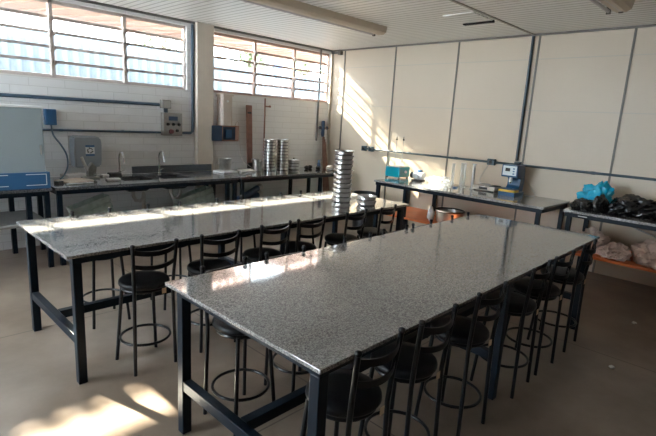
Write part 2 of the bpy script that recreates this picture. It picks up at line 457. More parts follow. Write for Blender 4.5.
for xx in (-.8, .7): B(xx-.35, xx+.35, -1.04, -.99, 4.2, 5.2).build('house_window', M['blue_dark'], ho)

# ------------------------------------------------------------------ big tables
def big_table(loc, rz, L, W, label):
    t = thing('laboratory_table', label, 'table', (loc[0], loc[1], 0), rz)
    B(0, L, 0, W, .88, .90, bev=.003).build('tabletop', M['granite_table'], t)
    i, w = .045, .055
    ap = MB()
    for y in (i, W-i-.04): ap.box(i, L-i, y, y+.04, .83, .879)
    for x in (i, L/2-.02, L-i-.04): ap.box(x, x+.04, i+.04, W-i-.04, .83, .879)
    ap.build('top_frame', M['steel_blue'], t)
    for x in (i, L/2-w/2, L-i-w):
        for y in (i, W-i-w):
            B(x, x+w, y, y+w, 0, .83, bev=.004).build('leg', M['steel_blue'], t)
        B(x+.003, x+w-.003, i+w, W-i-w, .275, .335, bev=.003).build('cross_beam', M['steel_blue'], t)
    for xa, xb in ((i+w, L/2-w/2), (L/2+w/2, L-i-w)):
        B(xa, xb, W/2-.027, W/2+.027, .275, .335, bev=.003).build('long_beam', M['steel_blue'], t)
    return t
T1 = (-5.703, -5.634, 3.577, 1.189, .0076)
T2 = (-5.969, -3.700, 3.625, 1.157, .0055)
big_table(T1[:2], T1[4], T1[2], T1[3], 'long speckled grey granite laboratory table nearest the viewer, with bare top')
big_table(T2[:2], T2[4], T2[2], T2[3], 'long granite laboratory table behind the nearest one, with a tower of sieves on it')

# ------------------------------------------------------------------ stools
def make_stool(name, label):
    t = thing(name, label, 'stool')
    MB().lathe([(0, .592), (.150, .592), (.165, .600), (.172, .612), (.170, .628), (.158, .640), (.10, .646), (0, .647)], seg=36).build('seat', M['vinyl'], t, 60)
    fr = MB(); fr.tube([(.145*math.cos(a*PI/12), .145*math.sin(a*PI/12), .580) for a in range(24)], .011, 8, True)
    fr.bar((-.14, 0, .583), (.14, 0, .583), .03, .012); fr.bar((0, -.14, .583), (0, .14, .583), .03, .012)
    fr.build('seat_frame', M['chair_metal'], t)
    for s in (-1, 1):
        MB().tube([(s*.150, .148, 0), (s*.112, .108, .585)], .0125, 10).build('leg', M['chair_metal'], t)
        MB().tube([(s*.150, -.152, 0), (s*.1445, -.1475, .30), (s*.139, -.1435, .58), (s*.144, -.152, .70), (s*.155, -.175, .925)], .0125, 10).build('leg', M['chair_metal'], t)
        MB().lathe([(0, -.014), (.013, -.010), (.0165, 0), (.013, .011), (0, .015)], c=(s*.155, -.175, .928), seg=12).build('post_tip', M['chair_metal'], t, 80)
    MB().tube([(.168*math.cos(a*PI/18), .168*math.sin(a*PI/18), .205) for a in range(36)], .0095, 8, True).build('footrest_ring', M['chair_metal'], t)
    for (zc, ys, xs, hh) in ((.885, -.170, .150, .034), (.785, -.159, .145, .030)):
        sl = MB(); N = 12
        P = []
        for i in range(N+1):
            u = -1+2*i/N
            P.append(Vector((u*xs, ys-.045*(1-u*u), zc-.016*(1-u*u))))
        for dz, dy in ((1, 0), ):
            rows = []
            for p in P:
                rows.append([sl.bm.verts.new(p+Vector((0, dy2*.004, dz2*hh/2))) for dy2, dz2 in ((-1, -1), (1, -1), (1, 1), (-1, 1))])
            for a, b in zip(rows, rows[1:]):
                for j in range(4): sl.bm.faces.new((a[j], a[(j+1) % 4], b[(j+1) % 4], b[j]))
            sl.bm.faces.new(rows[0]); sl.bm.faces.new(rows[-1][::-1])
        sl.build('back_slat', M['chair_metal'], t)
    tg = B(.045, .075, -.172, -.169, .560, .598).build('paper_tag', M['tag'], t); tg['label'] = 'small tan paper tag hanging under the seat edge'
    return t
proto = None; nst = 0
def stool(x, y, rz, label, group):
    global proto
    if proto is None:
        proto = make_stool('bar_stool', label); proto['group'] = group
        proto.location = (x, y, 0); proto.rotation_euler = (0, 0, rz); return proto
    return dup(proto, (x, y, 0), rz, label, group)
G = 'black bar stools around the granite tables'
near2 = [(-5.455, .02, 'black bar stool standing fully clear at the left end of the rear table, aisle side'),
         (-4.93, -.06, 'black bar stool second from the left on the aisle side of the rear table'),
         (-4.39, .03, 'black bar stool third from the left on the aisle side of the rear table'),
         (-3.97, -.04, 'black bar stool fourth from the left on the aisle side of the rear table'),
         (-3.38, .08, 'black bar stool on the aisle side of the rear table, before the sieve tower'),
         (-2.88, .16, 'last black bar stool on the aisle side of the rear table, far right end')]
for x, r, l in near2: stool(x, -3.62 if x < -4.5 else -3.59, r, l, G)
far2 = [(-5.41, .04, 'leftmost black bar stool on the window side of the rear table'),
        (-4.77, -.05, 'second black bar stool from the left on the window side of the rear table'),
        (-4.02, .03, 'third black bar stool from the left on the window side of the rear table'),
        (-3.17, -.03, 'black bar stool on the window side of the rear table, nearest the sieve tower')]
for x, r, l in far2: stool(x, -2.715, PI+r, l, G)
left1 = [(-5.31, 'first black bar stool tucked under the aisle edge of the nearest table'),
         (-4.85, 'second black bar stool tucked under the aisle edge of the nearest table'),
         (-4.10, 'third black bar stool along the aisle edge of the nearest table'),
         (-3.62, 'fourth black bar stool along the aisle edge of the nearest table'),
         (-3.20, 'aisle-edge black bar stool of the nearest table, back rail before the orange shelf'),
         (-2.52, 'last aisle-edge black bar stool of the nearest table, back rail below the basin')]
for i, (x, l) in enumerate(left1): stool(x, -4.595, PI+[.05, -.06, .02, -.03, .04, -.02][i], l, G)
right1 = [(-5.395, .06, 'closest black bar stool at the right edge of the nearest table, by its corner leg'),
          (-4.94, .02, 'second black bar stool from the viewer along the right edge of the nearest table'),
          (-4.37, -.03, 'third black bar stool on the right edge of the nearest table, before its middle leg'),
          (-3.66, .04, 'black bar stool just past the middle leg on the right edge of the nearest table'),
          (-3.20, -.05, 'second black bar stool past the middle leg on the right edge of the nearest table'),
          (-2.63, .03, 'farthest black bar stool on the right edge of the nearest table')]
for x, r, l in right1: stool(x, -5.49, r, l, G)

# ------------------------------------------------------------------ sieves
def make_sieve(name, label, R=.104, hh=.0525):
    t = thing(name, label, 'sieve')
    sk_ = MB().lathe([(R-.014, 0), (R-.010, .0125), (R-.018, .0125), (R-.018, 0), (R-.014, 0)], seg=32).build('skirt', M['skirt'], t)
    MB().lathe([(R-.010, .0125), (R-.004, .0135), (R-.004, hh-.018), (R+.005, hh-.015), (R+.007, hh-.009), (R+.005, hh-.003), (R-.001, hh-.001), (R-.006, .018), (R-.010, .0125)], seg=32).build('shell', M['steel'], t, 25)
    MB().lathe([(0, .0165), (R-.0075, .0165)], seg=30).build('wire_mesh', M['mesh'], t)
    return t
sv = None
def sieve(x, y, z, label, group, rz=0):
    global sv
    if sv is None:
        sv = make_sieve('test_sieve', label); sv['group'] = group; sv.location = (x, y, z); return sv
    return dup(sv, (x, y, z), rz, label, group)
def sieve_stack(x, y, z, n_, where, group):
    for i in range(n_):
        k_ = n_-1-i
        word = 'bottom' if k_ == n_-1 else ORD[k_]
        l = '%s steel test sieve %s %s' % (word, 'from the top' if word not in ('top', 'bottom') else 'ring', where)
        sieve(x+rnd.uniform(-.002, .002), y+rnd.uniform(-.002, .002), z+i*.0525, l, group, rnd.random()*6)
sieve_stack(-2.95, -3.165, .9, 11, 'of the tall tower on the rear table', 'sieve tower on the rear table')
sieve_stack(-2.845, -3.445, .9, 2, 'of the low pair on the rear table beside the tower', 'low sieve pair on the rear table')

# ------------------------------------------------------------------ benches along the block wall
def bench_frame(t, x0, x1, y0, y1, legs, shelf=None, shelf_mat=None, top=.868, lw=.05):
    f = MB()
    f.box(x0+.02, x1-.02, y0+.02, y0+.06, top-.05, top); f.box(x0+.02, x1-.02, y1-.06, y1-.02, top-.05, top)
    for x in (x0+.02, x1-.06): f.box(x, x+.04, y0+.06, y1-.06, top-.05, top)
    f.build('top_frame', M['steel_blue'], t)
    for (lx, ly) in legs:
        B(lx-lw/2, lx+lw/2, ly-lw/2, ly+lw/2, 0, top-.05).build('leg', M['steel_blue'], t)
    if shelf is not None:
        s_ = B(x0+.03, x1-.03, y0+.03, y1-.03, shelf-.03, shelf).build('lower_shelf', shelf_mat, t)
        return s_
YF, YW = -1.03, -.16
# oven bench
t = thing('work_bench', 'blue-black steel bench under the big pale drying oven at the left edge', 'bench', (0, 0, 0))
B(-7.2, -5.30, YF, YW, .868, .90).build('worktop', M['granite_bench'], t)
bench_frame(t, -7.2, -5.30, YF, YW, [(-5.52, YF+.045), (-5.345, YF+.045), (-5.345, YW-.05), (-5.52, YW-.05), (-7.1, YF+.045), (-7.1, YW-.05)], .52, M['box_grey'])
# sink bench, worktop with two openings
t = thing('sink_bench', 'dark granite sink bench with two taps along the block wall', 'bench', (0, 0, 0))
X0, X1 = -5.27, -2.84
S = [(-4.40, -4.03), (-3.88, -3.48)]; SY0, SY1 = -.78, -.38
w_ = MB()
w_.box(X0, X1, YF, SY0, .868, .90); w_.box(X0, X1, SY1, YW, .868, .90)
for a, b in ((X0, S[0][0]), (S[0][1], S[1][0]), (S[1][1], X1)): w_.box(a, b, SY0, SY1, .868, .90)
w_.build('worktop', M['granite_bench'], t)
bench_frame(t, X0, X1, YF, YW, [(-5.22, YF+.045), (-5.22, YW-.05), (-2.895, YF+.045), (-2.895, YW-.05), (-3.02, YF+.045)], .30, M['box_grey'])
B(-4.03, -2.76, -.145, -.115, .90, 1.0, bev=.002).build('backsplash', pm('slate grey backsplash', (.10, .115, .13), .35, 0, .5, .2, 60), t)
for a, b in S:
    sk = MB(); c = ((a+b)/2, (SY0+SY1)/2)
    e = .005; zt, zb = .895, .745
    o_ = [(a+e, SY0+e), (b-e, SY0+e), (b-e, SY1-e), (a+e, SY1-e)]
    i_ = [(a+.07, SY0+.06), (b-.07, SY0+.06), (b-.07, SY1-.06), (a+.07, SY1-.06)]
    va = [sk.bm.verts.new((*p, zt)) for p in o_]; vb = [sk.bm.verts.new((*p, .80)) for p in o_]; vc = [sk.bm.verts.new((*p, zb)) for p in i_]
    for i in range(4):
        j = (i+1) % 4
        sk.bm.faces.new((va[i], va[j], vb[j], vb[i])); sk.bm.faces.new((vb[i], vb[j], vc[j], vc[i]))
    sk.bm.faces.new(vc)
    so = sk.build('sink_basin', M['sink_black'], t)
    so.modifiers.new('thick', 'SOLIDIFY').thickness = .006
    MB().tube([(c[0], c[1], .745), (c[0], c[1], .66), (c[0]+.03, c[1], .60), (c[0]+.09, c[1], .585), (c[0]+.13, c[1], .63), (c[0]+.16, c[1]+.05, .68), (c[0]+.19, c[1]+.10, .62), (c[0]+.20, c[1]+.16, .40), (c[0]+.20, c[1]+.2, .302)], .024, 10).build('waste_hose', M['pale_pipe'], so)
def tap(x, label):
    t = thing('goose_neck_tap', label, 'tap', (x, -.27, .9))
    MB().lathe([(0, 0), (.028, 0), (.028, .012), (.018, .02), (.016, .06), (0, .06)], seg=16).build('base', M['chrome'], t)
    pts = [(0, 0, .05), (0, 0, .24)] + [(0, -.075+.075*math.cos(a), .24+.085*math.sin(a)) for a in [PI*i/8 for i in range(1, 9)]] + [(0, -.155, .19)]
    MB().tube(pts, .0115, 10).build('spout', M['chrome'], t)
    MB().tube([(.012, 0, .05), (.06, -.01, .075)], .006, 8).build('lever', M['chrome'], t)
tap(-4.26, 'chrome goose neck tap over the left sink')
tap(-3.70, 'chrome goose neck tap over the right sink, in front of the backsplash')
# right block-wall bench
t = thing('work_bench', 'granite topped steel bench in the corner, carrying the sieve stacks', 'bench', (0, 0, 0))
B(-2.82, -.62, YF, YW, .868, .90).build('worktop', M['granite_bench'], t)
bench_frame(t, -2.82, -.62, YF, YW, [(-2.765, YF+.045), (-2.765, YW-.05), (-1.14, YF+.045), (-1.14, YW-.05), (-.68, YF+.045), (-.68, YW-.05)], .30, M['box_grey'])

# drying oven
t = thing('drying_oven', 'big pale grey drying oven with a blue base panel, cut by the left edge', 'oven', (-5.33, -1.0, .9))
B(-.80, 0, .03, .70, .02, .85, bev=.01).build('body', M['oven_body'], t)
B(-.80, .002, .012, .70, .845, .870, bev=.006).build('top_cover', M['oven_top'], t)
p = B(-.82, .03, 0, .68, .0, .175, bev=.005).build('base_panel', M['blue_mid'], t)
for (a, b, c_, d_) in ((-.20, -.005, .150, .157), (-.20, -.005, .035, .042), (-.012, -.005, .035, .157), (-.60, -.36, .150, .157), (-.60, -.36, .035, .042)):
    B(a, b, -.003, -.0005, c_, d_).build('white_line', M['white'], p)
B(-.045, -.03, .020, .030, .36, .46, bev=.002).build('door_hinge', M['steel'], t)
# wall socket and its cable
t = thing('socket_box', 'blue socket box on the block wall beside the oven', 'socket', (-5.0, 0, 1.635))
B(-.062, .062, -.085, 0, -.095, .10, bev=.008).build('box', M['blue_mid'], t)
B(-.05, .05, -.092, -.085, -.08, .085, bev=.003).build('cover_plate', M['blue_mid'], t)
# dispenser
t = thing('towel_dispenser', 'rounded grey plastic dispenser on the block wall with a blue and white label', 'dispenser', (-4.63, 0, 1.22))
m_ = MB(); prof = [(-.165, -.20), (-.165, .17), (-.14, .195), (.12, .195), (.16, .17), (.172, .10), (.165, -.14), (.15, -.19), (.11, -.205), (-.14, -.205)]
m_.prism(prof, 'y', -.22, -.03)
g = bmesh.ops.bevel(m_.bm, geom=list(m_.bm.edges), offset=.014, segments=3, affect='EDGES')
m_.build('cover', M['dispenser'], t)
B(-.17, .16, -.03, 0, -.19, .19).build('back_plate', M['box_grey'], t)
lb = B(-.035, .075, -.2225, -.2195, -.055, .085).build('label_plate', M['white'], t); lb['label'] = 'white label with blue bands and dark round arrows'
for a, b in ((.058, .085), (-.055, -.030)): B(-.035, .075, -.2235, -.2222, a, b).build('blue_band', M['blue_mid'], lb)
ar = MB()
for k_ in range(3):
    a0 = k_*2*PI/3+.3
    pts = [(.02+.030*math.cos(a0+j*.24), -.2232, .014+.030*math.sin(a0+j*.24)) for j in range(7)]
    ar.tube(pts, .006, 6)
    ar.bar((.02+.020*math.cos(a0+1.5), -.2235, .014+.020*math.sin(a0+1.5)), (.02+.042*math.cos(a0+1.5), -.2235, .014+.042*math.sin(a0+1.5)), .003, .010)
ar.build('round_arrows', M['black'], lb)
# metal apparatus in front of it
t = thing('sample_clamp', 'small tilted metal clamp apparatus standing below the grey dispenser', 'apparatus', (-4.69, -.40, .9))
B(-.10, .10, -.07, .07, 0, .022, bev=.004).build('foot', M['steel_dull'], t)
MB().prism([(-.03, .02), (.06, .02), (.075, .14), (.03, .20), (-.02, .13)], 'y', -.04, .04).build('body', M['steel_dull'], t)
MB().tube([(-.02, 0, .10), (-.06, 0, .19), (-.085, 0, .27)], .018, 10).build('lever', M['steel'], t)
MB().tube([(.05, -.05, .05), (.05, .05, .05)], .022, 12).build('roller', M['chrome'], t)
# clutter on the sink bench
def flat(name, label, cat, x, y, sx, sy, sz, rz, mat, z=.9, bev=.002):
    m_ = B(-sx/2, sx/2, -sy/2, sy/2, 0, sz, bev=bev)
    o = m_.build(name, mat); o.location = (x, y, z); o.rotation_euler = (0, 0, rz)
    return tag(o, label, cat)
flat('card_sheet', 'tan cardboard sheet lying on the bench below the blue socket box', 'card', -4.93, -.58, .34, .26, .014, .35, M['card'])
flat('paper_stack', 'slanting stack of pale papers left of the metal clamp', 'paper', -4.84, -.30, .26, .18, .05, .2, M['paper'])
flat('wooden_block', 'small dark block at the front of the bench near the oven', 'block', -5.14, -.72, .08, .06, .03, .5, M['rim_dark'])
flat('tray', 'flat pale metal tray between the clamp and the left sink', 'tray', -4.50, -.66, .16, .14, .022, -.2, M['zinc'])
flat('tool_case', 'low dark tool case behind the pale tray', 'case', -4.33, -.27, .16, .09, .045, .1, M['black'], bev=.008)
flat('soap_dish', 'pale oblong dish beside the left tap', 'dish', -4.46, -.27, .09, .07, .025, .2, M['paper'])
tag(MB().tube([(-5.1, -.85, .908), (-5.0, -.86, .909), (-4.9, -.83, .908), (-4.8, -.84, .908)], .008, 8).build('metal_rod', M['steel_dull']), 'short thin metal rod lying at the front edge of the bench', 'rod')

# conduits on the block wall
def soft(P, k=6):
    P = [Vector(p) for p in P]; out = []
    for i in range(len(P)-1):
        a, b, c, d = P[max(i-1, 0)], P[i], P[i+1], P[min(i+2, len(P)-1)]
        for j in range(k):
            t_ = j/k
            out.append(.5*((2*b)+(c-a)*t_+(2*a-5*b+4*c-d)*t_*t_+(3*b-3*c+d-a)*t_**3))
    return out+[P[-1]]
def pipe(name, pts, r, mat, label, cat='pipe'):
    if cat == 'cable': pts = soft(pts)
    return tag(MB().tube(pts, r, 10).build(name, mat), label, cat)
pipe('power_cable', [(-5.0, -.06, 1.545), (-4.99, -.09, 1.42), (-4.93, -.16, 1.30), (-4.89, -.22, 1.18), (-4.91, -.30, 1.05), (-4.98, -.38, .95), (-5.04, -.44, .912)], .010, M['conduit'], 'grey blue cable curving down from the blue socket box to the bench', 'cable')
pipe('conduit_pipe', [(-7.3, -.022, 1.865), (-5.2, -.022, 1.87), (-3.56, -.022, 1.875)], .022, M['conduit'], 'thick blue grey conduit running along the block wall to the small grey box')
t = thing('conduit_pipe', 'thin blue grey conduit running along the block wall below the thick one', 'pipe', (0, 0, 0))
MB().tube([(-7.3, -.018, 1.485), (-3.545, -.018, 1.475)], .015, 10).build('tube', M['conduit'], t)
for x in (-4.88, -4.10): MB().tube([(x-.02, -.018, 1.478), (x+.02, -.018, 1.478)], .0175, 10).build('coupling', M['conduit'], t)
pipe('conduit_pipe', [(-3.23, -.02, 1.475), (-3.06, -.02, 1.475), (-3.03, -.02, 1.50), (-3.022, -.02, 1.60), (-3.022, -.02, H-.04)], .020, M['conduit'], 'vertical blue conduit climbing the left side of the pillar to the ceiling')
t = thing('control_box', 'grey control box with knobs and a dark display left of the pillar', 'control box', (-3.385, 0, 1.60))
B(-.148, .148, -.10, 0, -.165, .165, bev=.008).build('housing', M['box_grey'], t)
B(-.07, .07, -.104, -.10, .055, .115).build('display', M['blue_dark'], t)
for (x, z) in ((-.085, .0), (0, .0), (.09, .0), (.06, -.09)):
    m_ = MB().lathe([(0, 0), (.022, 0), (.019, .022), (0, .022)], seg=14); m_.xform(Matrix.Translation((x, -.10, z)) @ Matrix.Rotation(PI/2, 4, 'X')); m_.build('knob', M['black'], t)
m_ = MB().lathe([(0, 0), (.036, 0), (.030, .03), (0, .032)], seg=18); m_.xform(Matrix.Translation((-.035, -.10, -.105)) @ Matrix.Rotation(PI/2, 4, 'X'))
mk = m_.build('selector_knob', pm('dull red knob', (.16, .05, .06), .4), t); mk['label'] = 'large dull red selector knob'
t = thing('junction_box', 'small grey junction box directly above the control box', 'junction box', (-3.47, 0, 1.885))
B(-.07, .07, -.075, 0, -.06, .06, bev=.006).build('box', M['box_grey'], t)
B(-.055, .055, -.079, -.075, -.045, .045, bev=.002).build('lid', M['box_face'], t)
B(-.018, .03, -.045, -.01, -.119, -.06).build('neck', M['conduit'], t)
# to the right of the pillar
t = thing('wall_cover', 'tall beige plastic cover on the wall right of the pillar, under the window', 'cover', (-2.47, 0, 1.615))
MB().prism([(-.105, 0), (-.105, -.11), (-.075, -.14), (.075, -.14), (.105, -.11), (.105, 0)], 'z', 0, .46).build('cover', M['beige_plastic'], t)
MB().prism([(-.125, 0), (-.125, -.12), (-.085, -.155), (.085, -.155), (.125, -.12), (.125, 0)], 'z', .46, .485).build('rim', M['beige_plastic'], t)
m_ = MB().lathe([(0, 0), (.02, 0), (.016, .014), (0, .016)], seg=14); m_.xform(Matrix.Translation((0, -.14, .38)) @ Matrix.Rotation(PI/2, 4, 'X')); m_.build('button', M['white'], t)
t = thing('breaker_box', 'open breaker box with copper coloured rim and blue door, right of the pillar', 'breaker box', (-2.40, 0, 1.485))
f_ = MB()
f_.box(-.15, .17, -.03, 0, -.125, .125)
for a in ((-.15, .17, .107, .125), (-.15, .17, -.125, -.107)): f_.box(a[0], a[1], -.11, -.03, a[2], a[3])
for a in ((-.15, -.135), (.155, .17)): f_.box(a[0], a[1], -.11, -.03, -.107, .107)
f_.build('case', M['copper_edge'], t)
B(-.134, .154, -.034, -.0301, -.106, .106).build('back_panel', M['blue_dark'], t)
B(-.05, .06, -.075, -.034, -.07, .06, bev=.003).build('breaker', M['blue_mid'], t)
B(-.125, -.10, -.06, -.034, -.09, .05).build('cover_strip', M['panel_pale'], t)
B(-.34, -.155, -.12, -.105, -.12, .12, bev=.003).build('door', M['blue_dark'], t)
t = thing('wooden_board', 'long reddish wooden board leaning upright on the wall, clip near its top', 'board', (-1.985, -.10, .9))
m_ = B(-.055, .055, -.012, .012, .06, 1.06, bev=.003); m_.xform(Matrix.Rotation(-.055, 4, 'X')); m_.build('board', M['wood_red'], t)
m_ = B(-.04, .04, -.016, -.012, .92, .95); m_.xform(Matrix.Rotation(-.055, 4, 'X')); m_.build('clip', M['black'], t)
m_ = B(-.045, .045, -.016, .014, .0, .10); m_.build('foot', M['rim_dark'], t)
t = thing('copper_pipe', 'thin copper pipe with a short branch under the right window', 'pipe', (-1.625, -.0145, 0))
MB().tube([(0, 0, 1.05), (0, 0, SILL-.02)], .014, 10).build('riser', M['copper'], t)
MB().tube([(0, 0, 1.96), (.10, -.01, 1.96)], .013, 10).build('branch', M['copper'], t)
MB().tube([(.10, -.01, 1.945), (.10, -.01, 1.98)], .02, 10).build('stop_valve', M['copper'], t)
pipe('thin_cable', [(-2.30, -.09, 1.60), (-2.22, -.05, 1.68), (-2.18, -.04, 1.60), (-2.14, -.02, 1.3), (-2.10, -.05, 1.05), (-2.02, -.25, .915)], .005, M['pale_pipe'], 'thin pale cable hanging from the breaker box to the bench', 'cable')
# pots and sieves on the corner bench
t = thing('steel_pot', 'shiny steel pot with lid on the corner bench beside the pillar', 'pot', (-2.69, -.42, .93))
MB().lathe([(0, 0), (.095, 0), (.10, .008), (.10, .18), (.104, .185), (.096, .188), (.094, .18), (.094, .012), (0, .012)], seg=28).build('pot_body', M['steel'], t)
for s in (-1, 1): MB().tube([(s*.098, -.03, .11), (s*.125, -.03, .115), (s*.125, .03, .115), (s*.098, .03, .11)], .006, 8).build('handle', M['steel'], t)
flat('folded_cloth', 'pale folded cloth under the steel pot', 'cloth', -2.68, -.42, .30, .26, .029, .15, M['white_bag'], bev=.01)
flat('folded_cloth', 'pale crumpled cloth right of the steel pot on the corner bench', 'cloth', -2.35, -.50, .24, .20, .04, -.25, M['paper'], bev=.014)
t = thing('grey_canister', 'dull grey steel canister left of the sieve stacks', 'canister', (-2.06, -.40, .9))
MB().lathe([(0, 0), (.075, 0), (.075, .175), (.08, .18), (.08, .19), (.0, .195)], seg=24).build('can', M['steel_dull'], t)
MB().tube([(-.07, 0, .12), (-.13, -.02, .17), (-.11, -.04, .22)], .006, 6).build('wire_handle', M['steel_dull'], t)
sieve_stack(-1.84, -.46, .9, 10, 'of the left tall stack on the corner bench', 'left sieve stack on the corner bench')
sieve_stack(-1.56, -.46, .9, 10, 'of the right tall stack on the corner bench', 'right sieve stack on the corner bench')
sieve_stack(-1.30, -.46, .9, 3, 'of the short stack on the corner bench', 'short sieve stack on the corner bench')
t = thing('pan_lid', 'flat steel lid with a knob lying on the short sieve stack', 'lid', (-1.30, -.46, .9+3*.0525))
MB().lathe([(0, 0), (.104, 0), (.108, .006), (.10, .014), (.02, .022), (0, .022)], seg=28).build('disc', M['steel_dull'], t)
MB().lathe([(0, .02), (.012, .02), (.016, .045), (0, .05)], seg=12).build('knob', M['black'], t)
for i, (x, y, lab) in enumerate(((-1.02, -.50, 'small dark rubber stopper nearest the short sieve stack'), (-.90, -.46, 'larger dark rubber stopper in the middle of the corner bench'), (-.83, -.60, 'dark rubber stopper nearest the corner'))):
    tag(MB().blob((x, y, .93), (.05, .04, .033), i+2, .2, 2, 3, .9).build('rubber_stopper', M['black']), lab, 'stopper')
# sticks in the corner
for i, (xa, xb, lab) in enumerate(((-.30, -.20, 'leftmost reddish stick of the bundle leaning in the corner'), (-.235, -.19, 'middle reddish stick of the bundle leaning in the corner'), (-.16, -.185, 'rightmost reddish stick of the bundle leaning in the corner'))):
    tag(MB().bar((xa, -.30, .02), (xb, -.062-.012*i, 1.46-.05*i), .055, .018, (0, 1, 0)).build('wooden_stick', M['wood_red']), lab, 'stick', 'sticks in the corner')
t = thing('spray_bottle', 'small dark blue bottle standing at the corner end of the bench', 'bottle', (-.72, -.50, .9))
MB().lathe([(0, 0), (.032, 0), (.034, .01), (.034, .09), (.014, .115), (.014, .13), (0, .13)], seg=18).build('bottle_body', M['blue_dark'], t)
MB().lathe([(0, .128), (.017, .128), (.015, .155), (0, .156)], seg=14).build('cap', M['blue_mid'], t)
tag(MB().blob((-.74, -.80, .945), (.075, .06, .05), 4, .2, 2, 3, .9).build('sponge', M['beige_plastic']), 'pale tan sponge at the corner end of the bench', 'sponge')
# valve on the wall pipes
pipe('water_pipe', [(-.345, -.019, 1.38), (-.335, -.019, H-.03)], .018, M['conduit_grey'], 'thin grey pipe running down in front of the corner window')
t = thing('wall_valve', 'dark blue valve with side arms on the block wall near the corner', 'valve', (-.21, -.05, 1.61))
MB().lathe([(0, -.15), (.026, -.15), (.034, -.10), (.030, -.02), (.045, .0), (.030, .04), (.036, .10), (.03, .155), (0, .16)], seg=16).build('valve_body', M['blue_dark'], t)
MB().tube([(-.12, 0, .02), (.16, 0, .015)], .013, 8).build('side_arm', M['copper'], t)
for x in (-.085, .11): MB().tube([(x, 0, -.01), (x, 0, .05)], .022, 10).build('nut', M['blue_dark'], t)
t = thing('conduit_elbow', 'short grey conduit elbow at the ceiling in the corner', 'pipe', (0, 0, 0))
MB().tube([(-.10, -.06, H-.055), (-.045, -.10, H-.055), (-.045, -.22, H-.055)], .018, 8).build('tube', M['conduit_grey'], t)
B(-.075, -.001, -.27, -.21, H-.095, H-.03).build('end_box', M['seam'], t)

# steel moulds under the benches, leaning
def mould(x, y, z, L, ang, label, group, rz=0):
    m_ = MB(); w, hh = .20, .075
    m_.prism([(-w/2, 0), (w/2, 0), (w/2, hh), (w/2-.02, hh), (w/2-.03, .014), (-w/2+.03, .014), (-w/2+.02, hh), (-w/2, hh)], 'x', -L/2, L/2)
    m_.box(-L/2, -L/2+.012, -w/2+.01, w/2-.01, .005, hh-.004); m_.box(L/2-.012, L/2, -w/2+.01, w/2-.01, .005, hh-.004)
    o = m_.build('beam_mould', M['mould']); o.location = (x, y, z); o.rotation_euler = (0, -ang, rz)
    return tag(o, label, 'mould', group)
for i, w in enumerate(('lowest', 'middle', 'topmost')):
    mould(-4.75-.02*i, -.66, .418+.084*i, .46, .32, '%s of the tilted steel moulds under the bench below the dispenser' % w, 'tilted moulds under the sink bench')
    mould(-3.32-.015*i, -.62, .418+.084*i, .56, .26, '%s of the tilted steel moulds under the bench left of the pillar' % w, 'tilted moulds by the pillar')
for i, w in enumerate(('lower', 'upper')):
    t = thing('core_tube', '%s dark tube with a pale end under the corner bench' % w, 'tube', (-2.35, -.62, .405+.11*i), .35, 'core tubes under the corner bench')
    m_ = MB().tube([(-.30, 0, 0), (.22, 0, .115)], .05, 18); m_.build('tube_body', M['blue_dark'], t)
    m_ = MB().tube([(.215, 0, .114), (.30, 0, .133)], .054, 18); m_.build('pale_end', M['paper'], t)

# ------------------------------------------------------------------ cream wall side
t = thing('conduit_pipe', 'dark teal conduit running level along the cream panel wall', 'pipe', (0, 0, 0))
MB().tube([(-.03, -1.0, 1.305), (-.03, -7.6, 1.312)], .017, 10).build('tube', M['conduit_dark'], t)
for y in (-2.0, -2.9, -4.9, -6.1): MB().tube([(-.03, y-.025, 1.309), (-.03, y+.025, 1.309)], .021, 10).build('coupling', M['conduit_dark'], t)
pipe('conduit_pipe', [(-.032, -3.875, 1.36), (-.032, -3.875, H-.03)], .020, M['conduit_dark'], 'dark teal conduit rising from the level one to the ceiling on the cream wall')
def outlet(y, s, label, sz=.045):
    t = thing('outlet_box', label, 'outlet box', (-.012, y, 1.31))
    B(-.05, 0, -s, s, -sz, sz, bev=.006).build('box', M['conduit_dark'], t)
    m_ = MB().lathe([(0, 0), (.028, 0), (.024, .012), (0, .012)], seg=16); m_.xform(Matrix.Translation((-.05, 0, 0)) @ Matrix.Rotation(-PI/2, 4, 'Y')); m_.build('socket_face', M['black'], t)
outlet(-.99, .05, 'dark round-faced outlet box at the window end of the level conduit')
outlet(-1.16, .05, 'second dark outlet box from the window on the level conduit')
outlet(-3.50, .06, 'dark outlet box above the cream balance, its cable hanging down')
outlet(-3.90, .045, 'dark junction where the rising conduit meets the level one')
pipe('power_cable', [(-.055, -3.47, 1.27), (-.07, -3.43, 1.18), (-.06, -3.36, 1.05), (-.05, -3.38, .96), (-.07, -3.42, .93)], .005, M['pale_pipe'], 'thin cable hanging from the outlet box down to the balance', 'cable')
pipe('power_cable', [(-.035, -3.93, 1.27), (-.04, -4.10, 1.05), (-.07, -4.22, .93), (-.12, -4.20, .906), (-.18, -4.12, .906)], .005, M['pale_pipe'], 'thin cable running from the junction down behind the blue press', 'cable')

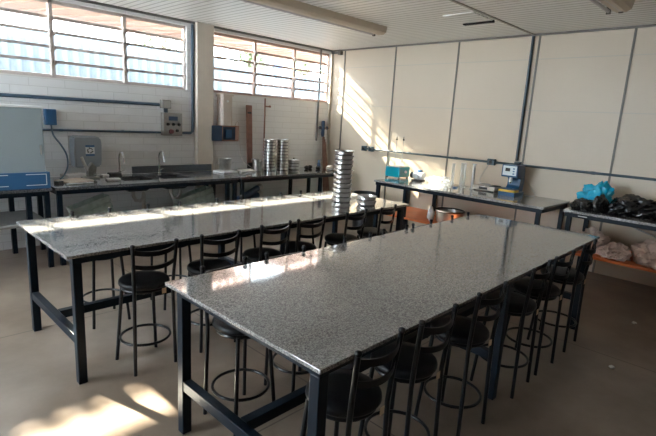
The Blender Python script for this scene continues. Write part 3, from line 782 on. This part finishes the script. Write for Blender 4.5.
BX0, BX1 = -.97, -.03
t = thing('work_bench', 'granite topped bench along the cream wall, carrying the blue press', 'bench', (0, 0, 0))
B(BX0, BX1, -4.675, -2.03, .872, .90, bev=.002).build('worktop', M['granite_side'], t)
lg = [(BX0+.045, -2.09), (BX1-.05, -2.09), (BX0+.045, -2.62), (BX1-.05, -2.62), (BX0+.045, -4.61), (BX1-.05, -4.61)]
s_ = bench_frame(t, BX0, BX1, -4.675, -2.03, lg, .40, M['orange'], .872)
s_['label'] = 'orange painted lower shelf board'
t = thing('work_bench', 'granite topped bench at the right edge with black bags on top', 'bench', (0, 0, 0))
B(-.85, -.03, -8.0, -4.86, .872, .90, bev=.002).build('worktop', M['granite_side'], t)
lg = [(-.805, -4.93), (-.08, -4.93), (-.805, -6.4), (-.08, -6.4), (-.805, -7.9), (-.08, -7.9)]
s_ = bench_frame(t, -.85, -.03, -8.0, -4.86, lg, .40, M['orange'], .872)
s_['label'] = 'orange painted lower shelf board'
B(-.8325, -.830, -5.13, -5.03, .842, .852).build('white_sticker', M['white'], t)
MB().bar((-.09, -5.15, .80), (-.09, -6.3, .45), .03, .012).build('diagonal_brace', M['box_grey'], t)

# water bath
t = thing('water_bath', 'turquoise water bath box with two thermometers on the cream wall bench', 'water bath', (-.30, -2.20+.215, .9))
for x in (-.12, .12):
    for y in (-.12, .12): MB().lathe([(0, 0), (.015, 0), (.015, .02), (0, .02)], c=(x, y, 0), seg=10).build('foot', M['black'], t)
B(-.15, .15, -.145, .145, .02, .185, bev=.012).build('tank', M['teal'], t)
B(-.135, .135, -.13, .13, .185, .20, bev=.004).build('lid', M['zinc'], t)
m_ = MB().lathe([(0, 0), (.022, 0), (.018, .022), (0, .022)], seg=14); m_.xform(Matrix.Translation((0.02, -.145, .11)) @ Matrix.Rotation(PI/2, 4, 'X')); m_.build('knob', M['white'], t)
for y in (-.07, .07):
    r_ = MB().tube([(.0, y, .19), (.0, y, .70)], .0042, 8).build('thermometer', M['zinc'], t)
    MB().lathe([(0, .0), (.012, .004), (.018, .016), (.006, .03), (.005, .06), (0, .062)], c=(0, y, .62), seg=12).build('bulb', M['black'], r_)
t = thing('pump_unit', 'small white pump with black and blue fittings right of the turquoise water bath', 'pump', (-.30, -2.42, .9))
B(-.08, .08, -.07, .09, .0, .02).build('foot', M['black'], t)
m_ = MB().tube([(0, .09, .085), (0, .03, .085), (0, -.09, .085)], [.055, .065, .06], 18); m_.build('motor', M['white'], t)
m_ = MB().tube([(0, .15, .08), (0, .09, .08)], .05, 16); m_.build('head', M['black'], t)
B(-.03, .03, -.04, .02, .14, .175, bev=.005).build('switch_box', M['blue_mid'], t)
# clear plastic heap
tag(MB().blob((-.34, -2.86, .95), (.16, .17, .085), 11, .6, 3.2, 4, .9, 1.0).build('plastic_bag', M['clear_plastic']), 'crumpled clear plastic bag glaring in the sun on the cream wall bench', 'bag')
tag(MB().blob((-.26, -2.70, .93), (.10, .09, .06), 15, .6, 3.2, 4, .9, 1.0).build('plastic_bag', M['clear_plastic']), 'smaller crumpled clear plastic bag next to the white pump', 'bag')
flat('dish', 'small blue dish lying in front of the measuring cylinders', 'dish', -.47, -3.19, .09, .06, .018, .3, M['blue_mid'], bev=.004)
def cyl(x, y, r, hh, label, flare=False):
    t = thing('measuring_cylinder', label, 'measuring cylinder', (x, y, .9), 0, 'measuring cylinders on the bench')
    MB().lathe([(0, 0), (r*1.5, 0), (r*1.5, .01), (r, .022), (0, .022)], seg=20).build('foot', M['cyl_glass'], t)
    pr = [(r, .022), (r, hh), (r+.006, hh+.006)] if not flare else [(r, .022), (r, hh-.01), (r+.014, hh), (r+.02, hh+.004)]
    MB().lathe(pr, seg=24).build('tube', M['cyl_glass'], t)
cyl(-.30, -3.03, .022, .34, 'slim glass measuring cylinder nearest the clear plastic bag')
cyl(-.28, -3.19, .042, .36, 'wide glass measuring cylinder in the middle of the three')
cyl(-.30, -3.37, .022, .37, 'slim glass measuring cylinder with flared lip, beside the balance', True)
t = thing('balance', 'low cream laboratory balance with a dark display on the cream wall bench', 'balance', (-.22, -3.57, .9))
B(-.12, .12, -.17, .17, .012, .072, bev=.008).build('casing', M['cream_device'], t)
B(-.123, -.118, -.06, .07, .025, .06).build('display', M['black'], t)
B(-.09, .10, -.165, -.06, .072, .082, bev=.003).build('side_module', M['black'], t)
MB().lathe([(0, .072), (.02, .072), (.02, .086), (.085, .088), (.085, .093), (0, .093)], c=(0, .04, 0), seg=24).build('weighing_pan', M['steel'], t)
for x in (-.1, .1):
    for y in (-.14, .14): MB().lathe([(0, 0), (.012, 0), (.012, .013), (0, .013)], c=(x, y, 0), seg=10).build('foot', M['black'], t)
# blue press
t = thing('bench_press', 'blue enamelled bench press with pale control panel and yellow stripe', 'press', (-.33, -3.98, .9), .0)
B(-.15, .17, -.115, .115, 0, .055, bev=.004).build('base', M['blue_press'], t)
B(-.155, -.02, -.118, .118, .056, .088, bev=.003).build('stage', M['yellow'], t)
B(-.15, -.01, -.11, .11, .089, .10, bev=.002).build('stage_top', M['blue_press'], t)
MB().prism([(.0, .055), (.17, .055), (.19, .20), (.18, .34), (.14, .42), (.02, .42), (.02, .26), (.06, .22), (.05, .14)], 'y', -.09, .09).build('column', M['blue_press'], t)
B(-.13, .10, -.115, .115, .26, .43, bev=.008).build('head', M['blue_press'], t)
pn = B(-.134, -.129, -.095, .095, .285, .415).build('control_panel', M['panel_pale'], t)
B(-.137, -.134, -.005, .06, .34, .385).build('display', M['black'], pn)
for z in (.31, .345, .38): B(-.137, -.134, -.07, -.045, z-.009, z+.009).build('button', M['blue_mid'], pn)
MB().tube([(-.06, 0, .26), (-.06, 0, .19)], .022, 14).build('plunger', M['steel'], t)
MB().tube([(-.06, 0, .19), (-.06, 0, .17)], .012, 12).build('needle', M['chrome'], t)
# bags on the right bench
def bag(name, c, r, seed, mat, label, cat='bag', flat_=.9, amp=.35, fr=2.6, knot=None):
    m_ = MB().blob((c[0], c[1], flat_+r[2]*.55), r, seed, amp, fr, 5, flat_, 1.1)
    if knot:
        m_.lathe([(.05, 0), (.018, .05), (.03, .09), (.045, .12), (0, .10)], c=(c[0]+knot[0], c[1]+knot[1], flat_+r[2]*1.25), seg=12)
    return tag(m_.build(name, mat, None, 60), label, cat)
bag('plastic_bag', (-.42, -5.08, 0), (.13, .18, .21), 21, M['cyan_bag'], 'bright cyan plastic bag between the black bags on the right bench', amp=.55)
bag('plastic_bag', (-.62, -5.03, 0), (.14, .15, .085), 22, M['black_bag'], 'small black plastic bag in front of the cyan bag')
bag('plastic_bag', (-.64, -5.20, 0), (.12, .09, .13), 27, M['black_bag'], 'knotted black plastic bag directly right of the small black one')
bag('plastic_bag', (-.44, -5.50, 0), (.22, .25, .15), 23, M['black_bag'], 'large shiny black plastic bag in the middle of the right bench', amp=.5)
bag('plastic_bag', (-.62, -5.92, 0), (.17, .20, .12), 24, M['black_bag'], 'black plastic bag at the right edge of the photo')
bag('plastic_bag', (-.35, -5.95, 0), (.14, .16, .19), 28, M['black_bag'], 'upright black plastic bag behind the one at the right edge', amp=.5)
bag('plastic_bag', (-.44, -5.77, 0), (.05, .05, .14), 25, M['white_bag'], 'small white bag poking out between the black bags')
# pale sacks on the orange shelf
bag('sack', (-.52, -5.14, 0), (.20, .17, .17), 31, M['pink_sack'], 'pale pink sack at the left end of the orange shelf', 'sack', .40, .5, 3.2)
bag('sack', (-.64, -5.44, 0), (.16, .16, .105), 32, M['pink_sack'], 'small slumped pale sack in the middle of the orange shelf', 'sack', .40, .5, 3.2)
bag('sack', (-.58, -5.82, 0), (.20, .21, .18), 33, M['pink_sack'], 'large pale pink sack at the right edge on the orange shelf', 'sack', .40, .45, 3.2)
bag('sack', (-.50, -4.45, 0), (.16, .14, .09), 34, M['pink_sack'], 'pale sack lying under the bench behind the farthest stool', 'sack', .40, .45, 3.2)
# basin on the orange shelf under the press bench
t = thing('steel_basin', 'grey round basin with a dark rim on the orange shelf under the cream wall bench', 'basin', (-.68, -3.26, .40))
MB().lathe([(0, 0), (.16, 0), (.18, .02), (.205, .18), (.195, .18), (.172, .03), (0, .012)], seg=32).build('bowl', M['zinc'], t)
MB().tube([(.205*math.cos(a*PI/18), .205*math.sin(a*PI/18), .185) for a in range(36)], .013, 8, True).build('rim', M['rim_dark'], t)
tag(MB().blob((-.83, -3.04, .515), (.045, .055, .115), 41, .5, 3, 4, .401).build('plastic_bag', M['white_bag']), 'white plastic bag beside the dark-rimmed basin under the bench', 'bag')
# black tub near the far end of the rear table
t = thing('plastic_tub', 'black round plastic tub beyond the far end of the rear table', 'tub', (-.72, -1.66, 0))
MB().lathe([(0, 0), (.18, 0), (.21, .60), (.225, .605), (.225, .62), (.20, .62), (.172, .02), (0, .02)], seg=32).build('tub_body', M['black'], t)
for s in (-1, 1): MB().tube([(s*.20, -.05, .58), (s*.245, -.04, .60), (s*.245, .04, .60), (s*.20, .05, .58)], .009, 8).build('handle', M['black'], t)

# ------------------------------------------------------------------ lamps (unlit)
def fixture(x0, x1, y, label, tubes):
    t = thing('fluorescent_fixture', label, 'ceiling light', (0, y, H-.001))
    MB().prism([(-.10, 0), (.10, 0), (.085, -.075), (.04, -.10), (-.04, -.10), (-.085, -.075)], 'x', x0, x1).build('housing', M['fixture'], t)
    for dy in tubes:
        tb = MB().tube([(x0+.03, dy, -.085), (x1-.03, dy, -.085)], .016, 12).build('lamp_tube', M['tube'], t)
        for x in (x0+.02, x1-.035): B(x, x+.02, dy-.02, dy+.02, -.11, -.04).build('lamp_holder', M['seam'], tb)
fixture(-3.95, -1.36, -2.27, 'long beige fluorescent fixture on the ceiling, unlit, near the windows', (.112,))
fixture(-3.7, -1.27, -5.24, 'beige fluorescent fixture with two bare tubes at the upper right, unlit', (.112, -.0))

# scraps on the floor
for i, (x, y, lab) in enumerate(((-2.05, -6.55, 'white paper scrap alone on the open floor at the lower right'), (-2.75, -6.0, 'crumbled white scrap on the floor near the far stools'), (-1.55, -5.9, 'small pale scrap on the floor in front of the orange shelf'))):
    m_ = MB().blob((0, 0, .006), (.028, .02, .008), 50+i, .5, 3, 3, 0); o = m_.build('paper_scrap', M['white_bag']); o.location = (x, y, 0); tag(o, lab, 'scrap')

# ------------------------------------------------------------------ light
W = bpy.data.worlds.new('sky'); SC.world = W; W.use_nodes = True
bg = W.node_tree.nodes['Background']; bg.inputs['Color'].default_value = (.80, .91, 1.0, 1); bg.inputs['Strength'].default_value = 1.0
sl = bpy.data.lights.new('sun', 'SUN'); sl.energy = 3.3; sl.angle = math.radians(1.4); sl.color = (1.0, .90, .74)
so = bpy.data.objects.new('sun', sl); COL.objects.link(so); so.location = (-6, 10, 8)
so.rotation_euler = Vector((.30, -1, -.69)).to_track_quat('-Z', 'Y').to_euler()

# ------------------------------------------------------------------ camera
cd = bpy.data.cameras.new('camera'); cam = bpy.data.objects.new('camera', cd); COL.objects.link(cam)
R = Matrix(((.70197685, .10789256, -.7039799), (-.7100345, .18303948, -.67996144), (.05549333, .9771672, .20509692)))
cam.matrix_world = Matrix.Translation((-6.84402149, -6.73096366, 1.80526109)) @ R.to_4x4()
cd.sensor_width = 36; cd.lens = 471.6285/656*36; cd.clip_start = .05
SC.camera = cam
SC.view_settings.view_transform = 'Standard'; SC.view_settings.look = 'None'
SC.view_settings.gamma = 1; SC.view_settings.use_curve_mapping = False
SC.view_settings.exposure = 4.88
